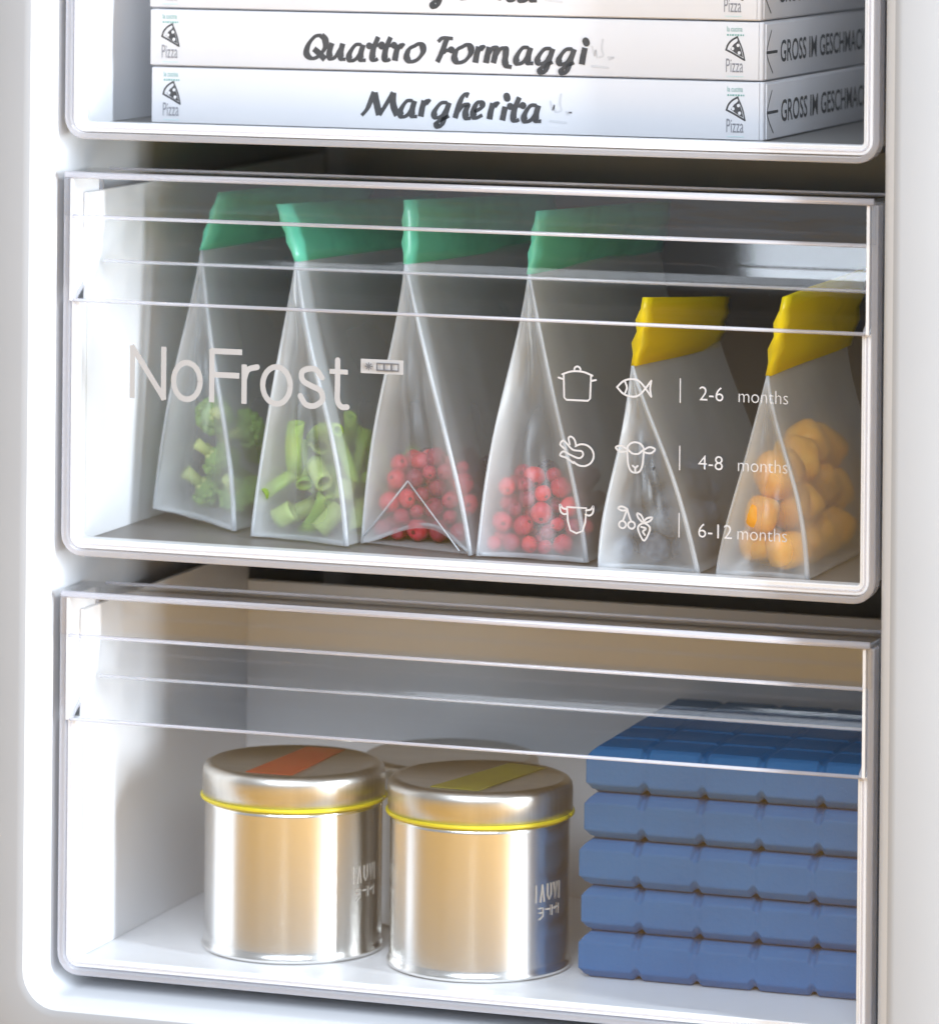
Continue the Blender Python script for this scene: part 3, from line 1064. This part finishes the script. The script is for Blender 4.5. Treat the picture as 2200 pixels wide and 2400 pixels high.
def bag(BL, BR, AP, ZT, depth, rot, zmat, label, wr_seed, zip_back_rise=0.0, tent=0.0, zlen=None):
    """BL/BR lower front corners, AP where film meets the zip at the front, ZT upper front corner of the zip"""
    BL, BR, AP, ZT = (Vector(q) for q in (BL, BR, AP, ZT))
    base = Vector(((BL.x + BR.x) / 2, (BL.y + BR.y) / 2, BZ))
    t = thing('freezer_bag', label, 'bag', base, 'frosted zip bags standing in the middle drawer')
    D = Vector((math.sin(R(rot)), math.cos(R(rot)), 0))
    r = random.Random(wr_seed)
    ph = [r.uniform(0, 6.28) for _ in range(8)]

    def edge(A, B, n, bow):
        out = []
        for i in range(n + 1):
            s = i / n
            p = A.lerp(B, s)
            p.x += bow * (math.sin(math.pi * s) * (0.75 - s) * 2.0) + 0.0006 * math.sin(7 * s + ph[0])
            out.append(p)
        return out
    n = 22
    le = edge(BL, AP, n, -0.0030)
    re_ = edge(BR, AP, n, 0.0032)
    # front end panel
    m = 16
    v, f, wd = [], [], []
    for i in range(n + 1):
        s = i / n
        for j in range(m + 1):
            q = j / m
            p = le[i].lerp(re_[i], q)
            bell = math.sin(math.pi * q)
            fold = max(0, 1 - abs(q - 0.48) * 5)
            p = p + D * (0.0075 * bell * math.sin(math.pi * min(1, s * 1.05 + 0.06)) - 0.0075 * fold * (s ** 0.5) * (1 - s) * 2
                         + 0.0012 * math.sin(9 * s + 5 * q + ph[1]) + 0.0009 * bell * math.sin(17 * q + 11 * s + ph[4]) + 0.0007 * bell * math.sin(29 * s - 13 * q + ph[6]))
            if tent and s < 0.25:
                p.z += tent * bell ** 1.5 * (1 - s / 0.25)
                p = p + D * (0.010 * bell * (1 - s / 0.25))
            v.append(p - base)
            wd.append(min(1.0, (1 - q) ** 4 + 0.55 * q ** 6 + 0.75 * s ** 2.2 + 0.35 * max(0, 1 - s * 9)))
    W_ = m + 1
    for i in range(n):
        for j in range(m):
            a = i * W_ + j
            f.append((a, a + 1, a + W_ + 1, a + W_))
    weld(mesh_obj('end_film', v, f, M['endfilm'], t, True), wd)
    # long walls, base and far end
    K = 12
    for side, e in ((-1, le), (1, re_)):
        v, f, wd = [], [], []
        for k in range(K + 1):
            u = k / K
            for i in range(n + 1):
                s = i / n
                wd.append(max(0.0, 1 - u * 4.5) ** 2 + 0.25 * s * (1 - u))
                p = e[i] + D * (depth * u)
                bul = math.sin(math.pi * u) * math.sin(math.pi * min(1, s * 0.9 + 0.1))
                p.x += side * (0.0045 * bul + 0.0012 * math.sin(10 * u + 4 * s + ph[2 + (side > 0)]) * bul) if side > 0 else side * 0.0022 * bul
                v.append(p - base)
        for k in range(K):
            for i in range(n):
                a = k * (n + 1) + i
                f.append((a, a + 1, a + n + 2, a + n + 1))
        weld(mesh_obj('side_film', v, f, M['film'], t, True), wd)
    v, f = [], []
    for k in range(2):
        for i in range(n + 1):
            v += [le[i] + D * depth - base] if k == 0 else [re_[i] + D * depth - base]
    for i in range(n):
        f.append((i, i + 1, n + 2 + i, n + 1 + i))
    mesh_obj('end_film', v, f, M['film'], t, True)
    v = [BL - base + Vector((0, 0, 0.0006)), BR - base + Vector((0, 0, 0.0006)), BR + D * depth - base + Vector((0, 0, 0.0006)), BL + D * depth - base + Vector((0, 0, 0.0006))]
    mesh_obj('base_film', v, [(0, 1, 2, 3)], M['film'], t)
    # welded seams
    tube('seam', [p - base - D * 0.0002 for p in le], 0.0008, M['seam'], t, 6)
    tube('seam', [p - base - D * 0.0002 for p in re_], [0.0014 - 0.0005 * i / n for i in range(n + 1)], M['seam'], t, 6)
    bot = []
    for j in range(m + 1):
        q = j / m
        p = BL.lerp(BR, q) + D * (0.0010 + 0.006 * math.sin(math.pi * q))
        p.z += (tent * math.sin(math.pi * q) ** 1.5 + 0.0012)
        if tent:
            p = p + D * 0.010 * math.sin(math.pi * q)
        bot.append(p - base)
    tube('seam', bot, 0.0009, M['seam'], t, 6)
    if tent:
        mid = BL.lerp(BR, 0.40) + D * 0.010
        top = mid + Vector((0, 0, 0.036)) - D * 0.006
        tube('seam', [BL - base + Vector((0, 0, 0.002)), top - base], 0.0005, M['seam'], t, 6)
        tube('seam', [top - base, BR - base + Vector((-0.006, 0, 0.002))], 0.0004, M['seam'], t, 6)
    # coloured zip: a thin tall strip running back along the top
    zl = zlen or depth
    v, f = [], []
    K = 14
    rows = 6
    th = 0.0026 if zmat == 'zipyellow' else 0.0017
    for sgn in (-1, 1):
        for k in range(K + 1):
            u = k / K
            for i in range(rows + 1):
                s = i / rows
                p = AP.lerp(ZT, s) + D * (zl * u)
                p.z += zip_back_rise * u * (0.4 + 0.6 * s)
                p.x += sgn * th * (0.6 + (0.7 if i in (2, 4) else 0.0)) + 0.0022 * math.sin(5 * u + ph[5]) * u
                v.append(p - base)
    G = (K + 1) * (rows + 1)
    for sgn in (0, 1):
        for k in range(K):
            for i in range(rows):
                a = sgn * G + k * (rows + 1) + i
                f.append((a, a + 1, a + rows + 2, a + rows + 1))
    for k in range(K):
        a = k * (rows + 1)
        f.append((a, a + rows + 1, G + a + rows + 1, G + a))
        a += rows
        f.append((a, a + rows + 1, G + a + rows + 1, G + a))
    for i in range(rows):
        f.append((i, i + 1, G + i + 1, G + i))
        a = K * (rows + 1) + i
        f.append((a, a + 1, G + a + 1, G + a))
    mesh_obj('zip_strip', v, f, M[zmat], t, True)
    return dict(BL=BL, BR=BR, AP=AP, D=D, base=base, depth=depth)


z = BZ + 0.0012
b1 = bag((0.0185, 0.088, z + 0.007), (0.0755, 0.0680, z), (0.0405, 0.1020, 0.5110), (0.0512, 0.1030, 0.5440), 0.20, 5, 'zipgreen', 'leftmost green zip bag, holding broccoli', 1, zip_back_rise=-0.003)
b2 = bag((0.0925, 0.0530, z), (0.1540, 0.0380, z), (0.1122, 0.0658, 0.5101), (0.1010, 0.0658, 0.5415), 0.21, 5, 'zipgreen', 'second green zip bag from the left, holding cut green stalks', 2, zip_back_rise=-0.008)
b3 = bag((0.1572, 0.0520, z), (0.2270, 0.0320, z), (0.1781, 0.0608, 0.5115), (0.1780, 0.0608, 0.5469), 0.21, 5, 'zipgreen', 'third green zip bag, red and dark berries over a tented base fold', 3, tent=0.010, zip_back_rise=-0.010)
b4 = bag((0.2312, 0.0310, z), (0.2930, 0.0310, z), (0.2529, 0.0505, 0.5097), (0.2578, 0.0505, 0.5442), 0.215, 2, 'zipgreen', 'fourth and rightmost green zip bag, holding red berries', 4, zip_back_rise=-0.009)
b5 = bag((0.3054, 0.0170, z), (0.3606, 0.0160, z), (0.3195, 0.0293, 0.4652), (0.3256, 0.0293, 0.5020), 0.165, 0, 'zipyellow', 'yellow zip bag holding dark frosted berries', 5, zip_back_rise=-0.014)
b6 = bag((0.3708, 0.0165, z), (0.4205, 0.0160, z), (0.3946, 0.0266, 0.4635), (0.4034, 0.0266, 0.5054), 0.165, 0, 'zipyellow', 'yellow zip bag holding orange chunks, rightmost in the drawer', 6, zip_back_rise=0.002)


# ------------------------------------------------------------------ contents
def settle(B, radii, y0, y1, seed, iters=260, margin=0.0008):
    """drop spheres into the wedge of a bag and let them push apart"""
    g = np.random.RandomState(seed)
    n = len(radii)
    rad = np.array(radii)
    BL, BR, AP, D = (np.array(B[k]) for k in ('BL', 'BR', 'AP', 'D'))
    base = BZ + 0.0024

    def bounds(p):
        u = (p[:, 1] - BL[1]) / max(1e-6, D[1])
        sx = D[0] / D[1]
        s = np.clip((p[:, 2] - BZ) / (AP[2] - BZ), 0, 1)
        xl = BL[0] + (AP[0] - BL[0]) * s + sx * (p[:, 1] - BL[1])
        xr = BR[0] + (AP[0] - BR[0]) * s + sx * (p[:, 1] - BR[1])
        yf = np.maximum(BL[1], BR[1]) + (AP[1] - max(BL[1], BR[1])) * s
        return xl, xr, yf
    p = np.zeros((n, 3))
    p[:, 1] = g.uniform(y0, y1, n)
    p[:, 2] = base + rad + g.uniform(0, 0.07, n)
    xl, xr, yf = bounds(p)
    p[:, 0] = xl + (xr - xl) * g.uniform(0.25, 0.75, n)
    for it in range(iters):
        p[:, 2] -= 0.0006 * (1 - it / iters)
        for _ in range(3):
            d = p[:, None, :] - p[None, :, :]
            dist = np.linalg.norm(d, axis=2) + np.eye(n)
            need = rad[:, None] + rad[None, :]
            ov = np.clip(need - dist, 0, None) * (1 - np.eye(n))
            p += (d / dist[:, :, None] * ov[:, :, None] * 0.5).sum(1) * 0.8
            xl, xr, yf = bounds(p)
            lo, hi = xl + rad * 1.04 + margin, xr - rad * 1.06 - margin
            mid = (xl + xr) / 2
            lo, hi = np.minimum(lo, mid), np.maximum(hi, mid)
            p[:, 0] = np.clip(p[:, 0], lo, hi)
            p[:, 1] = np.clip(p[:, 1], yf + 0.005 + rad, y1)
            p[:, 2] = np.maximum(p[:, 2], base + rad)
    return p


def uv_sphere(r, nu=14, nv=9, bump=0.0, seed=0, flat=(1, 1, 1), dimple=False):
    g = random.Random(seed)
    v, f = [(0, 0, r * flat[2])], []
    for i in range(1, nv):
        th = math.pi * i / nv
        for j in range(nu):
            a = math.tau * j / nu
            rr = r * (1 + g.uniform(-bump, bump))
            v.append((rr * math.sin(th) * math.cos(a) * flat[0], rr * math.sin(th) * math.sin(a) * flat[1], rr * math.cos(th) * flat[2]))
    v.append((0, 0, -r * flat[2]))
    if dimple:
        v[0] = (0, 0, r * 0.82)
    for j in range(nu):
        f.append((0, 1 + j, 1 + (j + 1) % nu))
        b = 1 + (nv - 2) * nu
        f.append((len(v) - 1, b + (j + 1) % nu, b + j))
    for i in range(nv - 2):
        for j in range(nu):
            a = 1 + i * nu + j
            b = 1 + i * nu + (j + 1) % nu
            f.append((a, b, b + nu, a + nu))
    return v, f


def make_data(name, vf, mat):
    me = bpy.data.meshes.new(name)
    me.from_pydata([tuple(q) for q in vf[0]], [], vf[1])
    bm = bmesh.new()
    bm.from_mesh(me)
    bmesh.ops.recalc_face_normals(bm, faces=bm.faces)
    bm.to_mesh(me)
    bm.free()
    me.materials.append(mat)
    for p in me.polygons:
        p.use_smooth = True
    return me


berry_me = make_data('red_berry', uv_sphere(1.0, 14, 9, 0.055, 3, dimple=True), M['berry'])
calyx_me = make_data('calyx', uv_sphere(0.26, 8, 5, 0.1, 2, (1, 1, 0.5)), M['calyx'])


def drupelets(seed):
    g = random.Random(seed)
    V, F = [], []
    gold = math.pi * (3 - math.sqrt(5))
    n = 34
    for i in range(n):
        zz = 1 - 2 * (i + 0.5) / n
        rr = math.sqrt(1 - zz * zz)
        c = Vector((rr * math.cos(gold * i), rr * math.sin(gold * i), zz * 1.02)) * 0.74
        v, f = uv_sphere(0.27 * g.uniform(0.9, 1.1), 7, 5)
        b = len(V)
        V += [Vector(q) + c for q in v]
        F += [tuple(b + k for k in q) for q in f]
    v, f = uv_sphere(0.74, 10, 7)
    b = len(V)
    V += v
    F += [tuple(b + k for k in q) for q in f]
    return V, F


black_me = make_data('blackberry', drupelets(4), M['darkberry'])
frost_me = make_data('dark_berry', uv_sphere(1.0, 14, 9, 0.05, 8), M['frostberry'])


def scatter_red(B, n, rr, y0, y1, seed, label, group, dark, dlabel, dgroup):
    g = random.Random(seed)
    radii = [rr * g.uniform(0.70, 1.12) for _ in range(n + dark)]
    P = settle(B, radii, y0, y1, seed)
    order = list(np.argsort(0.6 * P[:, 0] - 0.10 * P[:, 1] + np.random.RandomState(seed).uniform(-0.022, 0.022, len(P))))
    for k, i in enumerate(order):
        if k < n:
            o = link('red_berry', berry_me, None)
            tag(o, label, 'berry', group)
            c = link('calyx', calyx_me, None, o)
            c.location = (0, 0, 0.82)
        else:
            o = link('blackberry', black_me, None)
            tag(o, dlabel, 'berry', dgroup)
        o.location = P[i]
        o.scale = (radii[i] * g.uniform(0.88, 1.04), radii[i] * g.uniform(0.88, 1.04), radii[i] * g.uniform(0.92, 1.06))
        # calyx turned roughly towards the bag's near end
        o.rotation_euler = (R(90 + g.uniform(-60, 60)), R(g.uniform(-50, 50)), R(g.uniform(-30, 70)))


scatter_red(b3, 74, 0.0056, 0.060, 0.108, 31, 'red berry inside the third green zip bag', 'red berries in the third bag', 66,
            'dark blackberry inside the third green zip bag', 'dark berries in the third bag')
scatter_red(b4, 56, 0.0056, 0.044, 0.088, 42, 'red berry inside the fourth green zip bag', 'red berries in the fourth bag', 56,
            'dark blackberry inside the fourth green zip bag', 'dark berries in the fourth bag')

radii = [rng.uniform(0.0068, 0.0086) for _ in range(44)]
P = settle(b5, radii, 0.028, 0.105, 9)
for i in range(len(radii)):
    o = link('dark_berry', frost_me, None)
    tag(o, 'dark frosted berry inside the yellow zip bag beside the orange one', 'berry', 'dark frosted berries in the fifth bag')
    o.location = P[i]
    o.scale = (radii[i],) * 3
    o.rotation_euler = (rng.uniform(0, 6), rng.uniform(0, 6), rng.uniform(0, 6))


# orange chunks: rounded uneven blocks
def chunk(seed):
    g = random.Random(seed)
    v, f = uv_sphere(1.0, 16, 11, 0.0)
    out = []
    sx, sy, sz = g.uniform(0.85, 1.0), g.uniform(0.9, 1.1), g.uniform(0.85, 1.0)
    for p in v:
        q = Vector(p)
        m = (abs(q.x) ** 4 + abs(q.y) ** 4 + abs(q.z) ** 4) ** 0.25
        q = q / max(m, 1e-6) * (1.0 + 0.05 * math.sin(4 * q.x + seed) * math.sin(3 * q.y + seed))
        out.append((q.x * sx * 0.86, q.y * sy * 0.86, q.z * sz * 0.86))
    return out, f


chunk_mes = [make_data('orange_chunk', chunk(s), M['orange']) for s in (1, 2, 3)]
radii = [rng.uniform(0.0100, 0.0122) for _ in range(19)]
P = settle(b6, radii, 0.028, 0.140, 14)
for i in range(len(radii)):
    o = link('orange_chunk', chunk_mes[i % 3], None)
    tag(o, 'orange fruit chunk inside the rightmost yellow zip bag', 'food', 'orange chunks in the sixth bag')
    o.location = P[i]
    o.scale = (radii[i] * 1.12,) * 3
    o.rotation_euler = (rng.uniform(0, 6), rng.uniform(0, 6), rng.uniform(0, 6))


# cut stalks: short hollow tubes and bent slices
def stalk(r, h, wall, bend):
    v, f = [], []
    n, k = 12, 5
    for ring in range(2):
        rr = r if ring == 0 else r - wall
        for i in range(k):
            s = i / (k - 1)
            for j in range(n):
                a = j * math.tau / n
                v.append((rr * math.cos(a) + bend * math.sin(math.pi * s), rr * math.sin(a) * 0.9, h * (s - 0.5)))
    N = k * n
    for ring in range(2):
        for i in range(k - 1):
            for j in range(n):
                a, b = ring * N + i * n + j, ring * N + i * n + (j + 1) % n
                f.append((a, b, b + n, a + n))
    for i in (0, k - 1):
        for j in range(n):
            a, b = i * n + j, i * n + (j + 1) % n
            f.append((a, b, N + b, N + a))
    return v, f


stalk_mes = [make_data('cut_stalk', stalk(0.0052, 0.030, 0.0014, 0.002), M['bean']),
             make_data('cut_stalk', stalk(0.0058, 0.018, 0.0016, 0.0), M['bean2']),
             make_data('cut_stalk', stalk(0.0038, 0.036, 0.0015, 0.003), M['bean']),
             make_data('cut_stalk', stalk(0.0062, 0.011, 0.0015, 0.0), M['bean2'])]
radii = [rng.uniform(0.0078, 0.0095) for _ in range(46)]
P = settle(b2, radii, 0.062, 0.150, 23)
for i in range(len(radii)):
    o = link('cut_stalk', stalk_mes[i % 4], None)
    tag(o, 'cut green stalk piece inside the second green zip bag', 'food', 'cut green stalks in the second bag')
    o.location = P[i]
    o.rotation_euler = (R(rng.uniform(-70, 70)), R(rng.uniform(-70, 70)), rng.uniform(0, 6))


# broccoli florets
def crown_vf(seed):
    g = random.Random(seed)
    V, F = [], []
    n = 46
    gold = math.pi * (3 - math.sqrt(5))
    for i in range(n):
        zz = 1 - 1.25 * (i + 0.5) / n
        rr = math.sqrt(max(0, 1 - zz * zz))
        c = Vector((rr * math.cos(gold * i), rr * math.sin(gold * i), zz * 0.8)) * 0.80 * g.uniform(0.86, 1.08)
        v, f = uv_sphere(g.uniform(0.17, 0.27), 7, 5, 0.12, i)
        b = len(V)
        V += [Vector(q) + c for q in v]
        F += [tuple(b + k for k in q) for q in f]
    v, f = uv_sphere(0.72, 10, 7, 0.04, seed, (1, 1, 0.8))
    b = len(V)
    V += v
    F += [tuple(b + k for k in q) for q in f]
    return V, F


def stem_vf(seed):
    g = random.Random(seed)
    V, F = [], []
    def limb(p0, p1, r0, r1):
        b = len(V)
        n = 8
        d = (p1 - p0).normalized()
        u = d.cross(Vector((0.3, 0.8, 0.2))).normalized()
        w_ = d.cross(u)
        for p, r in ((p0, r0), (p0.lerp(p1, 0.5), (r0 + r1) * 0.46), (p1, r1)):
            for j in range(n):
                a = j * math.tau / n
                V.append(p + (u * math.cos(a) + w_ * math.sin(a)) * r)
        for i in range(2):
            for j in range(n):
                F.append((b + i * n + j, b + i * n + (j + 1) % n, b + (i + 1) * n + (j + 1) % n, b + (i + 1) * n + j))
        F.append(tuple(b + j for j in range(n)))
        F.append(tuple(b + 2 * n + j for j in range(n)))
    limb(Vector((0, 0, -1.5)), Vector((0, 0, -0.5)), 0.36, 0.30)
    for k in range(5):
        a = k * math.tau / 5 + g.uniform(-0.3, 0.3)
        limb(Vector((0, 0, -0.75)), Vector((0.52 * math.cos(a), 0.52 * math.sin(a), 0.0)), 0.20, 0.15)
    return V, F


crown_mes = [make_data('crown', crown_vf(s), M['crown']) for s in (1, 2)]
stem_mes = [make_data('stem', stem_vf(s), M['stem']) for s in (1, 2)]
radii = [rng.uniform(0.0115, 0.0140) for _ in range(10)]
P = settle(b1, radii, 0.090, 0.160, 77)
for i in range(len(radii)):
    t = thing('broccoli_floret', 'pale stemmed broccoli floret inside the leftmost green zip bag', 'food', P[i], 'broccoli florets in the first bag')
    link('crown', crown_mes[i % 2], None, t)
    link('stem', stem_mes[i % 2], None, t)
    s = radii[i] * 0.86
    t.scale = (s, s, s)
    t.rotation_euler = (R(rng.uniform(-150, -40)), R(rng.uniform(-60, 60)), R(rng.uniform(-50, 50)))
